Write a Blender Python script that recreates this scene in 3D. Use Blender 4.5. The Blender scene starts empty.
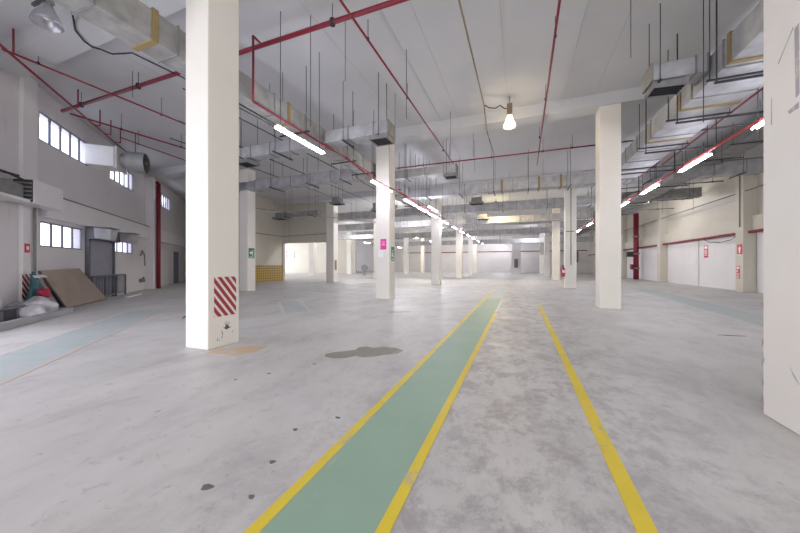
import bpy, bmesh, math, random
from mathutils import Vector, Matrix
random.seed(7)
sc = bpy.context.scene
C = sc.collection

# ---------------------------------------------------------------- camera, world, light, exposure
EYE = 1.5
cam_d = bpy.data.cameras.new('camera'); cam = bpy.data.objects.new('camera', cam_d); C.objects.link(cam)
cam_d.sensor_width = 36.0; cam_d.lens = 311.0 / 800.0 * 36.0
cam_d.shift_y = -1.5 / 800.0
cam_d.clip_start = 0.05; cam_d.clip_end = 300
cam.location = (0, 0, EYE)
cam.rotation_euler = (math.radians(90), 0, math.atan(120.0 / 311.0))
sc.camera = cam

w = bpy.data.worlds.new('world'); sc.world = w; w.use_nodes = True
bg = w.node_tree.nodes['Background']
bg.inputs[0].default_value = (0.88, 0.89, 1.0, 1); bg.inputs[1].default_value = 2.2

def area(name, loc, rot, sx, sy, power, col):
    l = bpy.data.lights.new(name, 'AREA'); l.shape = 'RECTANGLE'; l.size = sx; l.size_y = sy
    l.energy = power; l.color = col
    o = bpy.data.objects.new(name, l); C.objects.link(o); o.location = loc; o.rotation_euler = rot
    return o
# fill light added behind the camera, just outside the unseen rear opening
area('rear_fill_light', (4.0, -8.2, 2.4), (math.radians(84), 0, 0), 15.0, 4.2, 430, (1.0, 0.985, 0.96))
# fill light added at the unseen far left side to brighten the far rooms
area('far_left_fill_light', (-45.8, 37.0, 3.0), (math.radians(90), 0, math.radians(-90)), 25.0, 5.6, 800, (0.97, 0.97, 1.0))
# bluish fill light added outside an unseen opening made in the left wall
area('left_fill_light', (-9.9, -0.7, 2.2), (math.radians(90), 0, math.radians(-45.6)), 5.4, 4.0, 180, (0.85, 0.83, 1.0))

sc.view_settings.view_transform = 'Standard'
sc.view_settings.look = 'None'
sc.view_settings.gamma = 1.0
sc.view_settings.use_curve_mapping = False
sc.view_settings.exposure = 0.62
sc.cycles.use_denoising = True
sc.cycles.max_bounces = 10
sc.cycles.diffuse_bounces = 6
sc.cycles.sample_clamp_indirect = 6.0

# ---------------------------------------------------------------- materials
def nodes(name):
    m = bpy.data.materials.new(name); m.use_nodes = True
    nt = m.node_tree; b = nt.nodes['Principled BSDF']
    return m, nt, b
def N(nt, t, **k):
    n = nt.nodes.new(t)
    for a, v in k.items(): setattr(n, a, v)
    return n
def noise(nt, scale, detail=4, rough=0.55, dist=0.0, stretch=None):
    tc = N(nt, 'ShaderNodeTexCoord'); n = N(nt, 'ShaderNodeTexNoise')
    mp = N(nt, 'ShaderNodeMapping')
    if stretch: mp.inputs['Scale'].default_value = stretch
    nt.links.new(tc.outputs['Object'], mp.inputs[0]); nt.links.new(mp.outputs[0], n.inputs['Vector'])
    n.inputs['Scale'].default_value = scale; n.inputs['Detail'].default_value = detail
    n.inputs['Roughness'].default_value = rough; n.inputs['Distortion'].default_value = dist
    return n.outputs['Fac']
def ramp(nt, fac, stops):
    r = N(nt, 'ShaderNodeValToRGB'); nt.links.new(fac, r.inputs[0])
    el = r.color_ramp.elements
    while len(el) < len(stops): el.new(0.5)
    for e, (p, c) in zip(el, stops): e.position = p; e.color = (c[0], c[1], c[2], 1) if hasattr(c, '__len__') else (c, c, c, 1)
    return r.outputs['Color']
def mix(nt, fac, a, b, mode='MIX'):
    m = N(nt, 'ShaderNodeMix', data_type='RGBA', blend_type=mode)
    if hasattr(fac, 'node'): nt.links.new(fac, m.inputs[0])
    else: m.inputs[0].default_value = fac
    for s, v in ((m.inputs[6], a), (m.inputs[7], b)):
        if hasattr(v, 'node'): nt.links.new(v, s)
        else: s.default_value = (v[0], v[1], v[2], 1)
    return m.outputs[2]
def bump(nt, b, fac, strength=0.2, dist=0.02):
    bp = N(nt, 'ShaderNodeBump'); bp.inputs['Strength'].default_value = strength; bp.inputs['Distance'].default_value = dist
    nt.links.new(fac, bp.inputs['Height']); nt.links.new(bp.outputs[0], b.inputs['Normal'])
def plain(name, col, rough=0.6, metal=0.0, var=0.08, scale=3.0):
    m, nt, b = nodes(name)
    f = noise(nt, scale)
    lo = tuple(max(0, c * (1 - var)) for c in col); hi = tuple(min(1, c * (1 + var)) for c in col)
    nt.links.new(ramp(nt, f, [(0.3, lo), (0.7, hi)]), b.inputs['Base Color'])
    b.inputs['Roughness'].default_value = rough; b.inputs['Metallic'].default_value = metal
    return m
def painted(name, col, scuff, rough=0.55, amount=0.62):
    m, nt, b = nodes(name)
    base = ramp(nt, noise(nt, 0.8, 4), [(0.3, tuple(c * 0.94 for c in col)), (0.7, col)])
    s = ramp(nt, noise(nt, 2.2, 8, 0.7, 0.4, (1, 1, 0.35)), [(amount, 0.0), (amount + 0.12, 0.5)])
    nt.links.new(mix(nt, s, base, scuff), b.inputs['Base Color'])
    b.inputs['Roughness'].default_value = rough
    bump(nt, b, noise(nt, 9, 4), 0.08, 0.01)
    return m
M = {}
M['column'] = painted('column_paint', (0.80, 0.765, 0.695), (0.55, 0.50, 0.42), 0.5, 0.64)
M['cream'] = painted('cream_wall_paint', (0.60, 0.565, 0.48), (0.46, 0.42, 0.35), 0.6, 0.60)
M['white_wall'] = painted('white_wall_paint', (0.74, 0.72, 0.72), (0.55, 0.52, 0.50), 0.6, 0.62)
M['grey_wall'] = painted('grey_wall_paint', (0.67, 0.64, 0.65), (0.52, 0.48, 0.48), 0.6, 0.58)
M['ceiling'] = painted('ceiling_paint', (0.56, 0.56, 0.57), (0.45, 0.45, 0.46), 0.8, 0.66)
M['galv'] = plain('galvanised_steel', (0.40, 0.40, 0.41), 0.55, 0.25, 0.22, 2.5)
M['galv_old'] = plain('weathered_galvanised_steel', (0.31, 0.305, 0.29), 0.6, 0.2, 0.25, 3)
M['galv_dark'] = plain('dull_galvanised_steel', (0.24, 0.235, 0.225), 0.6, 0.2, 0.2, 4)
M['black'] = plain('black_metal', (0.03, 0.03, 0.035), 0.5, 0.2)
M['dark'] = plain('dark_opening', (0.05, 0.05, 0.055), 0.7)
M['darkgrey'] = plain('dark_grey_steel', (0.14, 0.14, 0.16), 0.5, 0.3)
M['red'] = plain('red_pipe_paint', (0.21, 0.012, 0.028), 0.45, 0, 0.15)
M['red_bright'] = plain('bright_red_conduit_paint', (0.42, 0.05, 0.05), 0.45)
M['signred'] = plain('sign_red', (0.55, 0.03, 0.06), 0.4)
M['signgreen'] = plain('sign_green', (0.01, 0.20, 0.09), 0.4)
M['signpink'] = plain('sign_magenta', (0.75, 0.01, 0.30), 0.4)
M['white'] = plain('white_enamel', (0.82, 0.82, 0.82), 0.4, 0, 0.04)
M['strap'] = plain('old_yellow_tape', (0.26, 0.19, 0.08), 0.6)
M['conduit'] = plain('brown_conduit', (0.22, 0.16, 0.10), 0.5)
M['cable'] = plain('black_cable', (0.02, 0.02, 0.02), 0.5)
M['shutter'] = plain('grey_shutter', (0.34, 0.34, 0.40), 0.5, 0.3)
M['rust'] = plain('rusty_brown_metal', (0.20, 0.10, 0.05), 0.8, 0.0, 0.3, 8)
M['plywood'] = plain('brown_board', (0.33, 0.265, 0.215), 0.7, 0, 0.10, 1.5)
M['board_back'] = plain('pinkish_grey_board', (0.30, 0.24, 0.23), 0.7, 0, 0.10, 1.5)
M['board_edge'] = plain('dark_board_edge', (0.10, 0.08, 0.08), 0.7)
M['plastic_bag'] = plain('white_plastic', (0.62, 0.60, 0.64), 0.35, 0, 0.2, 6)
M['tarp'] = plain('grey_sheet', (0.28, 0.28, 0.31), 0.5, 0, 0.3, 5)
M['teal'] = plain('teal_fabric', (0.03, 0.10, 0.12), 0.6)
M['redcloth'] = plain('red_fabric', (0.34, 0.015, 0.05), 0.6)
M['kerb'] = plain('grey_kerb', (0.36, 0.36, 0.38), 0.7)
M['bluedoor'] = plain('blue_grey_door', (0.15, 0.16, 0.24), 0.5)
M['crate_black'] = plain('black_crate', (0.02, 0.02, 0.03), 0.5)

def emis(name, col, s):
    m = bpy.data.materials.new(name); m.use_nodes = True; nt = m.node_tree; nt.nodes.clear()
    e = N(nt, 'ShaderNodeEmission'); e.inputs[0].default_value = (*col, 1); e.inputs[1].default_value = s
    o = N(nt, 'ShaderNodeOutputMaterial'); nt.links.new(e.outputs[0], o.inputs[0]); return m
M['tube'] = emis('lit_fluorescent_tube', (0.86, 0.87, 1.0), 70.0)
M['bulb'] = emis('lit_warm_bulb', (1.0, 0.86, 0.55), 60.0)

def glassmat():
    m = bpy.data.materials.new('frosted_pane'); m.use_nodes = True; nt = m.node_tree; nt.nodes.clear()
    t = N(nt, 'ShaderNodeBsdfTransparent'); t.inputs[0].default_value = (0.93, 0.95, 1, 1)
    g = N(nt, 'ShaderNodeBsdfGlossy'); g.inputs['Roughness'].default_value = 0.1
    x = N(nt, 'ShaderNodeMixShader'); x.inputs[0].default_value = 0.08
    o = N(nt, 'ShaderNodeOutputMaterial')
    nt.links.new(t.outputs[0], x.inputs[1]); nt.links.new(g.outputs[0], x.inputs[2]); nt.links.new(x.outputs[0], o.inputs[0])
    return m
M['pane'] = glassmat()
def shademat():
    m = bpy.data.materials.new('prismatic_shade'); m.use_nodes = True; nt = m.node_tree; nt.nodes.clear()
    t = N(nt, 'ShaderNodeBsdfTransparent'); t.inputs[0].default_value = (0.85, 0.85, 0.85, 1)
    g = N(nt, 'ShaderNodeBsdfGlossy'); g.inputs['Roughness'].default_value = 0.25; g.inputs[0].default_value = (0.75, 0.75, 0.78, 1)
    d = N(nt, 'ShaderNodeBsdfTranslucent'); d.inputs[0].default_value = (0.7, 0.7, 0.72, 1)
    wv = N(nt, 'ShaderNodeTexNoise'); wv.inputs['Scale'].default_value = 40
    x = N(nt, 'ShaderNodeMixShader'); x.inputs[0].default_value = 0.5
    y = N(nt, 'ShaderNodeMixShader')
    o = N(nt, 'ShaderNodeOutputMaterial')
    nt.links.new(g.outputs[0], x.inputs[1]); nt.links.new(d.outputs[0], x.inputs[2])
    y.inputs[0].default_value = 0.4
    nt.links.new(x.outputs[0], y.inputs[1]); nt.links.new(t.outputs[0], y.inputs[2]); nt.links.new(y.outputs[0], o.inputs[0])
    return m
M['shade'] = shademat()

def floormat():
    m, nt, b = nodes('worn_concrete')
    big = ramp(nt, noise(nt, 0.35, 6, 0.6, 0.2), [(0.32, (0.50, 0.49, 0.47)), (0.55, (0.57, 0.56, 0.54)), (0.75, (0.62, 0.61, 0.59))])
    mid = ramp(nt, noise(nt, 1.3, 12, 0.72, 0.25, (1, 0.5, 1)), [(0.33, (0.80, 0.79, 0.80)), (0.50, (1.0, 1.0, 1.0)), (0.68, (1.08, 1.08, 1.08))])
    c = mix(nt, 1.0, big, mid, 'MULTIPLY')
    sp = ramp(nt, noise(nt, 7.0, 8, 0.72, 0.5), [(0.30, (0.62, 0.60, 0.62)), (0.42, (1, 1, 1))])
    c = mix(nt, 0.8, c, sp, 'MULTIPLY')
    # the trafficked lane between the painted lines is more worn and stained
    tc = N(nt, 'ShaderNodeTexCoord'); sx = N(nt, 'ShaderNodeSeparateXYZ'); nt.links.new(tc.outputs['Object'], sx.inputs[0])
    a1 = N(nt, 'ShaderNodeMath', operation='ABSOLUTE'); nt.links.new(sx.outputs['X'], a1.inputs[0])
    a2 = N(nt, 'ShaderNodeMapRange'); a2.inputs[1].default_value = 0.6; a2.inputs[2].default_value = 2.6; a2.inputs[3].default_value = 1.0; a2.inputs[4].default_value = 0.0
    nt.links.new(a1.outputs[0], a2.inputs[0])
    wn = ramp(nt, noise(nt, 2.6, 14, 0.80, 0.2, (1, .8, 1)), [(0.47, 0.0), (0.58, 0.9)])
    mm = N(nt, 'ShaderNodeMath', operation='MULTIPLY'); nt.links.new(wn, mm.inputs[0]); nt.links.new(a2.outputs[0], mm.inputs[1])
    c = mix(nt, mm.outputs[0], c, (0.36, 0.335, 0.335))
    dk = ramp(nt, noise(nt, 0.9, 12, 0.78, 0.4, (1, .6, 1)), [(0.60, 0.0), (0.72, 0.45)])
    c = mix(nt, dk, c, (0.33, 0.32, 0.35))
    sk = ramp(nt, noise(nt, 5.0, 12, 0.75, 0.3, (1, .7, 1)), [(0.62, 0.0), (0.68, 0.6)])
    c = mix(nt, sk, c, (0.27, 0.26, 0.28))
    nt.links.new(c, b.inputs['Base Color'])
    r = ramp(nt, noise(nt, 0.9, 6), [(0.3, 0.42), (0.7, 0.62)]); nt.links.new(r, b.inputs['Roughness'])
    bump(nt, b, noise(nt, 12, 6), 0.10, 0.01)
    return m
M['floor'] = floormat()
def paintmat(name, col, worn, thr):
    m, nt, b = nodes(name)
    w_ = ramp(nt, noise(nt, 3.0, 10, 0.75, 1.0), [(thr, 0.0), (thr + 0.08, 0.85)])
    v = ramp(nt, noise(nt, 1.2, 5), [(0.3, tuple(c * 0.88 for c in col)), (0.7, col)])
    nt.links.new(mix(nt, w_, v, worn), b.inputs['Base Color']); b.inputs['Roughness'].default_value = 0.5
    return m
M['yellow'] = paintmat('yellow_line_paint', (0.80, 0.61, 0.03), (0.48, 0.43, 0.30), 0.56)
M['palewhite'] = paintmat('worn_pale_line_paint', (0.66, 0.64, 0.60), (0.50, 0.49, 0.49), 0.52)
M['peach'] = paintmat('worn_peach_line_paint', (0.62, 0.52, 0.44), (0.50, 0.49, 0.50), 0.52)
M['green'] = paintmat('green_walkway_paint', (0.30, 0.45, 0.335), (0.36, 0.44, 0.365), 0.58)
M['palegreen'] = paintmat('faded_green_paint', (0.43, 0.51, 0.49), (0.49, 0.50, 0.50), 0.48)
M['puddle'] = paintmat('dried_mud', (0.23, 0.215, 0.17), (0.32, 0.30, 0.26), 0.55)
M['orange_stain'] = paintmat('orange_floor_stain', (0.60, 0.44, 0.28), (0.50, 0.49, 0.48), 0.50)
M['pit'] = plain('floor_pit', (0.15, 0.14, 0.14), 0.8)
M['smudge'] = plain('dark_smudge', (0.10, 0.10, 0.11), 0.7)
M['scar'] = paintmat('chipped_plaster', (0.40, 0.37, 0.38), (0.60, 0.57, 0.52), 0.52)
M['hazred'] = paintmat('hazard_red_paint', (0.36, 0.03, 0.05), (0.55, 0.40, 0.36), 0.68)

def checkmat():
    m, nt, b = nodes('yellow_black_check_panel')
    tc = N(nt, 'ShaderNodeTexCoord'); mp = N(nt, 'ShaderNodeMapping'); mp.inputs['Rotation'].default_value = (math.radians(45), 0, 0)
    ck = N(nt, 'ShaderNodeTexChecker'); ck.inputs['Scale'].default_value = 6.5
    ck.inputs[1].default_value = (0.50, 0.34, 0.07, 1); ck.inputs[2].default_value = (0.22, 0.16, 0.08, 1)
    nt.links.new(tc.outputs['Object'], mp.inputs[0]); nt.links.new(mp.outputs[0], ck.inputs['Vector'])
    nt.links.new(ck.outputs[0], b.inputs['Base Color']); b.inputs['Roughness'].default_value = 0.6
    return m
M['check'] = checkmat()

# ---------------------------------------------------------------- mesh helpers
class MB:
    def __init__(s): s.b = bmesh.new()
    def box(s, x0, x1, y0, y1, z0, z1, mt=None):
        vs = [s.b.verts.new(p) for p in ((x0,y0,z0),(x1,y0,z0),(x1,y1,z0),(x0,y1,z0),(x0,y0,z1),(x1,y0,z1),(x1,y1,z1),(x0,y1,z1))]
        if mt is not None:
            for v in vs: v.co = mt @ v.co
        for f in ((3,2,1,0),(4,5,6,7),(0,1,5,4),(1,2,6,5),(2,3,7,6),(3,0,4,7)): s.b.faces.new([vs[i] for i in f])
        return s
    def hexa(s, lo, hi):      # two rings of four points
        vs = [s.b.verts.new(p) for p in list(lo) + list(hi)]
        for f in ((3,2,1,0),(4,5,6,7),(0,1,5,4),(1,2,6,5),(2,3,7,6),(3,0,4,7)): s.b.faces.new([vs[i] for i in f])
        return s
    def cyl(s, p0, p1, r, seg=10, r1=None, caps=True):
        p0 = Vector(p0); p1 = Vector(p1); d = (p1 - p0).normalized()
        up = Vector((0,0,1)) if abs(d.z) < 0.9 else Vector((1,0,0))
        a = d.cross(up).normalized(); c = d.cross(a)
        r1 = r if r1 is None else r1
        A = [s.b.verts.new(p0 + (a*math.cos(2*math.pi*i/seg) + c*math.sin(2*math.pi*i/seg))*r) for i in range(seg)]
        B = [s.b.verts.new(p1 + (a*math.cos(2*math.pi*i/seg) + c*math.sin(2*math.pi*i/seg))*r1) for i in range(seg)]
        for i in range(seg):
            f = s.b.faces.new((A[i], A[(i+1)%seg], B[(i+1)%seg], B[i])); f.smooth = True
        if caps: s.b.faces.new(A[::-1]); s.b.faces.new(B)
        return s
    def tube(s, pts, r, seg=8):
        for a, b_ in zip(pts, pts[1:]): s.cyl(a, b_, r, seg)
        return s
    def lathe(s, prof, c=(0,0), seg=24):
        rings = []
        for r, z in prof:
            rings.append([s.b.verts.new((c[0]+r*math.cos(2*math.pi*i/seg), c[1]+r*math.sin(2*math.pi*i/seg), z)) for i in range(seg)])
        for A, B in zip(rings, rings[1:]):
            for i in range(seg):
                f = s.b.faces.new((A[i], A[(i+1)%seg], B[(i+1)%seg], B[i])); f.smooth = True
        return s
    def prism(s, poly, z0, z1):
        A = [s.b.verts.new((x, y, z0)) for x, y in poly]; B = [s.b.verts.new((x, y, z1)) for x, y in poly]
        n = len(poly)
        s.b.faces.new(A[::-1]); s.b.faces.new(B)
        for i in range(n): s.b.faces.new((A[i], A[(i+1)%n], B[(i+1)%n], B[i]))
        return s
    def plate(s, poly, axis, a0, a1):      # polygon in the plane across axis, extruded a0..a1
        def P(u, v, a): return (a, u, v) if axis == 'x' else (u, a, v)
        A = [s.b.verts.new(P(u, v, a0)) for u, v in poly]; B = [s.b.verts.new(P(u, v, a1)) for u, v in poly]
        n = len(poly)
        s.b.faces.new(A[::-1]); s.b.faces.new(B)
        for i in range(n): s.b.faces.new((A[i], A[(i+1)%n], B[(i+1)%n], B[i]))
        return s
    def done(s, name, mat, parent=None, loc=(0,0,0), rz=0, bevel=0):
        bmesh.ops.recalc_face_normals(s.b, faces=s.b.faces)
        me = bpy.data.meshes.new(name); s.b.to_mesh(me); s.b.free()
        me.materials.append(M[mat]); o = bpy.data.objects.new(name, me); C.objects.link(o)
        o.location = loc; o.rotation_euler = (0, 0, rz)
        if parent is not None: o.parent = parent
        if bevel:
            md = o.modifiers.new('bevel', 'BEVEL'); md.width = bevel; md.segments = 2; md.limit_method = 'ANGLE'
        return o
def tag(o, label, cat, group=None):
    o['label'] = label; o['category'] = cat
    if group: o['group'] = group
    return o
def thing(name, label, cat, loc=(0,0,0), rz=0, group=None):
    o = bpy.data.objects.new(name, None); C.objects.link(o); o.empty_display_size = 0.2
    o.location = loc; o.rotation_euler = (0, 0, rz)
    return tag(o, label, cat, group)
def struct(o): o['kind'] = 'structure'; return o
def copy_tree(o, parent=None):
    c = o.copy(); C.objects.link(c); c.parent = parent
    for ch in list(o.children): copy_tree(ch, c)
    return c

SL = 7.40      # underside of the ceiling slab
BZ = 6.98      # underside of the ceiling beams
# frame of the slanted left wall: local x runs along it towards the viewer, local y out into the hall
WA = math.atan2(-0.714, 0.70); WO = (-22.6, 13.2, 0.0)
def wl(x, y, z=0.0):
    return (WO[0] + x*math.cos(WA) - y*math.sin(WA), WO[1] + x*math.sin(WA) + y*math.cos(WA), z)

# ---------------------------------------------------------------- the setting
PLAN = [wl(26.2,-.3)[:2], (-4.0,-8.3), (13,-8.3), (13,67), (-46.3,67), (-46.3,20), (-30.1,20), wl(-9.9,-.3)[:2]]
struct(MB().prism(PLAN, -0.2, 0.0).done('floor', 'floor'))
ceil = struct(MB().prism(PLAN, SL, SL+0.25).done('ceiling', 'ceiling'))
ROWS = [3.88, 12.45, 22.3, 33.5, 45.0, 56.0]
for i, y in enumerate(ROWS):
    x0 = [-13.5, -21.9, -21.0, -44.5, -44.5, -44.5][i]
    MB().box(x0, 12.0, y, y+0.66, BZ, SL).done('ceiling_beam', 'ceiling', ceil)
# thin board joints pressed into the ceiling between the beams
for x in (-2.3, -0.42, 1.42, -3.0, -4.6, 2.4, -8.4, -10.4):
    m = MB()
    for a, b in zip([4.54]+[r+0.66 for r in ROWS[1:3]], ROWS[1:4]): m.box(x-0.004, x+0.004, a, b, SL-0.004, SL)
    m.done('ceiling_joint', 'galv', ceil)

def wall_with_holes(name, L0, L1, holes, th, z0, z1, mat, loc, rz):
    """wall along local x, thickness towards -y, rectangular holes (x0,x1,z0,z1)"""
    xs = sorted({L0, L1, *[h[0] for h in holes], *[h[1] for h in holes]})
    zs = sorted({z0, z1, *[h[2] for h in holes], *[h[3] for h in holes]})
    m = MB()
    for a, b in zip(xs, xs[1:]):
        run = None
        for c, d in zip(zs, zs[1:]):
            cx, cz = (a+b)/2, (c+d)/2
            if any(h[0] < cx < h[1] and h[2] < cz < h[3] for h in holes):
                if run: m.box(a, b, -th, 0, run[0], run[1]); run = None
            else: run = (run[0], d) if run else (c, d)
        if run: m.box(a, b, -th, 0, run[0], run[1])
    return struct(m.done(name, mat, None, loc, rz))
wins = [(7.95, 11.05, 5.66, 6.62, 5), (3.05, 5.95, 5.66, 6.62, 5), (-4.3, -1.2, 5.72, 6.66, 6),
        (8.4, 11.0, 2.12, 2.97, 4), (3.15, 5.72, 2.14, 2.97, 4)]
wall_with_holes('wall_left', -9.6, 26.0, [v[:4] for v in wins] + [(16.0, 21.8, 0.0, 4.4)], 0.3, 0, SL, 'grey_wall', WO, WA)  # last hole is an unseen opening added to admit fill light
for n, (x0, x1, z0, z1, k) in enumerate(wins, 1):
    f = MB(); t = 0.04
    f.box(x0, x1, -0.07, -0.01, z0, z0+t).box(x0, x1, -0.07, -0.01, z1-t, z1)
    f.box(x0, x0+t, -0.07, -0.01, z0+t, z1-t).box(x1-t, x1, -0.07, -0.01, z0+t, z1-t)
    wdw = struct(f.done('window_%d' % n, 'darkgrey', None, WO, WA))
    ml = MB()
    for i in range(1, k):
        x = x0 + (x1-x0)*i/k; ml.box(x-0.028, x+0.028, -0.065, -0.015, z0+t, z1-t)
    ml.done('mullion', 'darkgrey', wdw)
    MB().box(x0+t, x1-t, -0.045, -0.04, z0+t, z1-t).done('window_pane', 'pane', wdw)
# daylight just outside the upper and lower windows comes from the sky (world)

# lintel band, pilasters and the near projecting wall
struct(MB().box(1.2, 11.1, 0, 0.24, 3.12, 3.86).done('trim_1', 'white_wall', None, WO, WA, 0.01))
struct(MB().box(-9.2, -0.45, 0, 0.24, 3.12, 3.92).done('trim_2', 'white_wall', None, WO, WA, 0.01))
struct(MB().box(11.40, 12.06, 0, 0.14, 0, SL).done('trim_3', 'white_wall', None, WO, WA, 0.01))
struct(MB().box(12.06, 15.9, 0, 0.04, 0, SL).done('trim_4', 'grey_wall', None, WO, WA, 0.01))
struct(MB().box(0.5, 1.2, 0, 0.42, 0, SL).done('trim_5', 'white_wall', None, WO, WA, 0.01))
struct(MB().box(-0.4, 0.05, 0, 0.14, 0, SL).done('trim_6', 'white_wall', None, WO, WA, 0.01))

# core block with the yellow checked dado, and the wall over the wide opening
struct(MB().box(-29.9, -21.0, 20.0, 23.5, 0, SL).done('wall_core', 'cream'))
struct(MB().box(-20.99, -20.96, 20.0, 23.5, 0.0, 1.47).done('trim_7', 'check'))
struct(MB().box(-21.0, -15.7, 23.5, 23.8, 3.55, SL).done('wall_over_opening', 'cream'))
struct(MB().box(-21.15, -20.9, 23.5, 23.75, 0, 3.55).done('trim_8', 'cream', None, (0,0,0), 0, 0.01))
# far rooms
struct(MB().box(-46, 13, 66.0, 66.3, 0, SL).done('wall_far', 'white_wall'))
wall_with_holes('wall_far_left_room', -46.0, -28.0, [(-43.7, -41.7, 2.9, 4.25)], 0.3, 0, SL, 'cream', (0, 50.3, 0), 0)
f = MB().box(-43.7, -41.7, -0.36, -0.3, 2.9, 2.98).box(-43.7, -41.7, -0.36, -0.3, 4.17, 4.25).box(-43.7, -43.6, -0.36, -0.3, 2.98, 4.17).box(-41.8, -41.7, -0.36, -0.3, 2.98, 4.17)
wdw = struct(f.done('window_6', 'darkgrey', None, (0, 50.3, 0)))
for i in (1, 2): MB().box(-43.7+i*0.667-0.05, -43.7+i*0.667+0.05, -0.36, -0.3, 2.98, 4.17).done('mullion', 'darkgrey', wdw)
MB().box(-43.6, -41.8, -0.34, -0.335, 2.98, 4.17).done('window_pane', 'pane', wdw)
# right wall with its projecting ledge and columns
struct(MB().box(12.0, 12.3, -8, 66.0, 0, SL).done('wall_right', 'cream'))
struct(MB().box(11.75, 12.0, 8.0, 65.9, 3.36, 4.18).done('trim_9', 'cream', None, (0,0,0), 0, 0.01))
n = 10
for y, dx in ((12.6, 0.6), (22.65, 0.6), (33.6, 0.55), (44.6, 0.5), (55.6, 0.5)):
    struct(MB().box(12.0-dx, 12.0, y, y+0.66, 0, SL).done('trim_%d' % n, 'cream', None, (0,0,0), 0, 0.01)); n += 1
    struct(MB().box(11.62, 12.0, y+0.66, y+1.6, 3.30, 4.25).done('trim_%d' % n, 'cream', None, (0,0,0), 0, 0.01)); n += 1
# pale boarded lower panels on the right wall between the columns
for a, b in ((13.3, 17.9), (18.0, 22.6), (23.35, 28.4), (28.5, 33.5), (34.3, 44.5), (45.3, 55.5)):
    struct(MB().box(11.93, 12.0, a, b, 0, 3.30).done('trim_%d' % n, 'white_wall', None, (0,0,0), 0, 0.008)); n += 1
# unseen rear wall, its opening added to let the rear fill light in
struct(MB().box(-4.6, 13, -8.3, -8.0, 4.6, SL).done('wall_rear', 'grey_wall'))
struct(MB().box(-5.2, -3.9, -8.3, -6.0, 0, SL).done('trim_%d' % n, 'grey_wall')); n += 1
struct(MB().box(-46.3, -46.0, 20, 66, 5.9, SL).done('wall_far_side', 'grey_wall'))

# ---------------------------------------------------------------- floor markings and stains
def strip(pts, wd, z=0.004):
    """a painted strip from a to b, width wd"""
    (x0, y0), (x1, y1) = pts; d = Vector((x1-x0, y1-y0)).normalized(); nn = Vector((-d.y, d.x))*wd/2
    return [(x0-nn.x, y0-nn.y), (x1-nn.x, y1-nn.y), (x1+nn.x, y1+nn.y), (x0+nn.x, y0+nn.y)]
t = thing('painted_walkway', 'green painted floor walkway between two yellow lines, running to the far end', 'floor marking', (-1.1, 1.0, 0))
MB().prism([(-0.26,-2.0),(0.345,-2.0),(0.345,13.4),(-0.30,13.4)], 0, 0.003).done('walkway_surface', 'green', t)
MB().prism([(-0.30,13.4),(0.345,13.4),(0.20,23.0),(-0.26,23.0)], 0, 0.003).done('walkway_surface', 'palegreen', t)
MB().prism([(-0.335,-2.0),(-0.257,-2.0),(-0.30,17.0),(-0.385,17.0)], 0, 0.005).done('edge_line', 'yellow', t)
MB().prism([(0.343,-2.0),(0.42,-2.0),(0.42,9.4),(0.343,9.4)], 0, 0.005).done('edge_line', 'yellow', t)
MB().prism([(0.343,9.4),(0.42,9.4),(0.40,13.0),(0.343,13.0)], 0, 0.004).done('edge_line', 'palewhite', t)
tag(MB().prism([(-0.055,-2),(0.055,-2),(0.06,12.2),(-0.05,12.2)], 0, 0.005).done('painted_line', 'yellow', None, (0.665, 0.6, 0)),
    'single yellow painted floor line to the right of the green walkway', 'floor marking')
tag(MB().prism([(-0.72,0),(0.66,0),(0.66,0.14),(-0.72,0.14)], 0, 0.004).done('painted_line', 'peach', None, (0.0, 13.2, 0)),
    'faint worn line crossing the floor where the yellow lines end', 'floor marking')
t = thing('painted_walkway', 'faded green walkway crossing the floor at the left edge toward the debris', 'floor marking', (-7.2, 3.0, 0), WA)
MB().box(-5.5, 3.6, -1.0, -0.07, 0, 0.003).done('walkway_surface', 'palegreen', t)
MB().box(-5.5, 3.6, -0.07, 0.0, 0, 0.004).done('edge_line', 'peach', t)
MB().box(-5.5, 3.6, -1.07, -1.0, 0, 0.004).done('edge_line', 'palewhite', t)
t = thing('painted_walkway', 'short pale green floor patch with white edge lines beyond the hazard striped column', 'floor marking', (-7.75, 9.2, 0), WA)
MB().box(-1.6, 1.6, -0.34, 0.34, 0, 0.003).done('walkway_surface', 'palegreen', t)
MB().box(-1.6, 1.6, -0.46, -0.36, 0, 0.004).done('edge_line', 'palewhite', t)
MB().box(-1.6, 1.6, 0.36, 0.46, 0, 0.004).done('edge_line', 'palewhite', t)
t = thing('painted_walkway', 'faded green walkway with a pale edge line along the right wall', 'floor marking', (6.3, 16.0, 0))
MB().prism([(-0.9,-7),(0.1,-7),(1.2,7),(0.2,7)], 0, 0.003).done('walkway_surface', 'palegreen', t)
MB().prism([(-0.98,-7),(-0.9,-7),(0.2,7),(0.1,7)], 0, 0.004).done('edge_line', 'palewhite', t)

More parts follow.
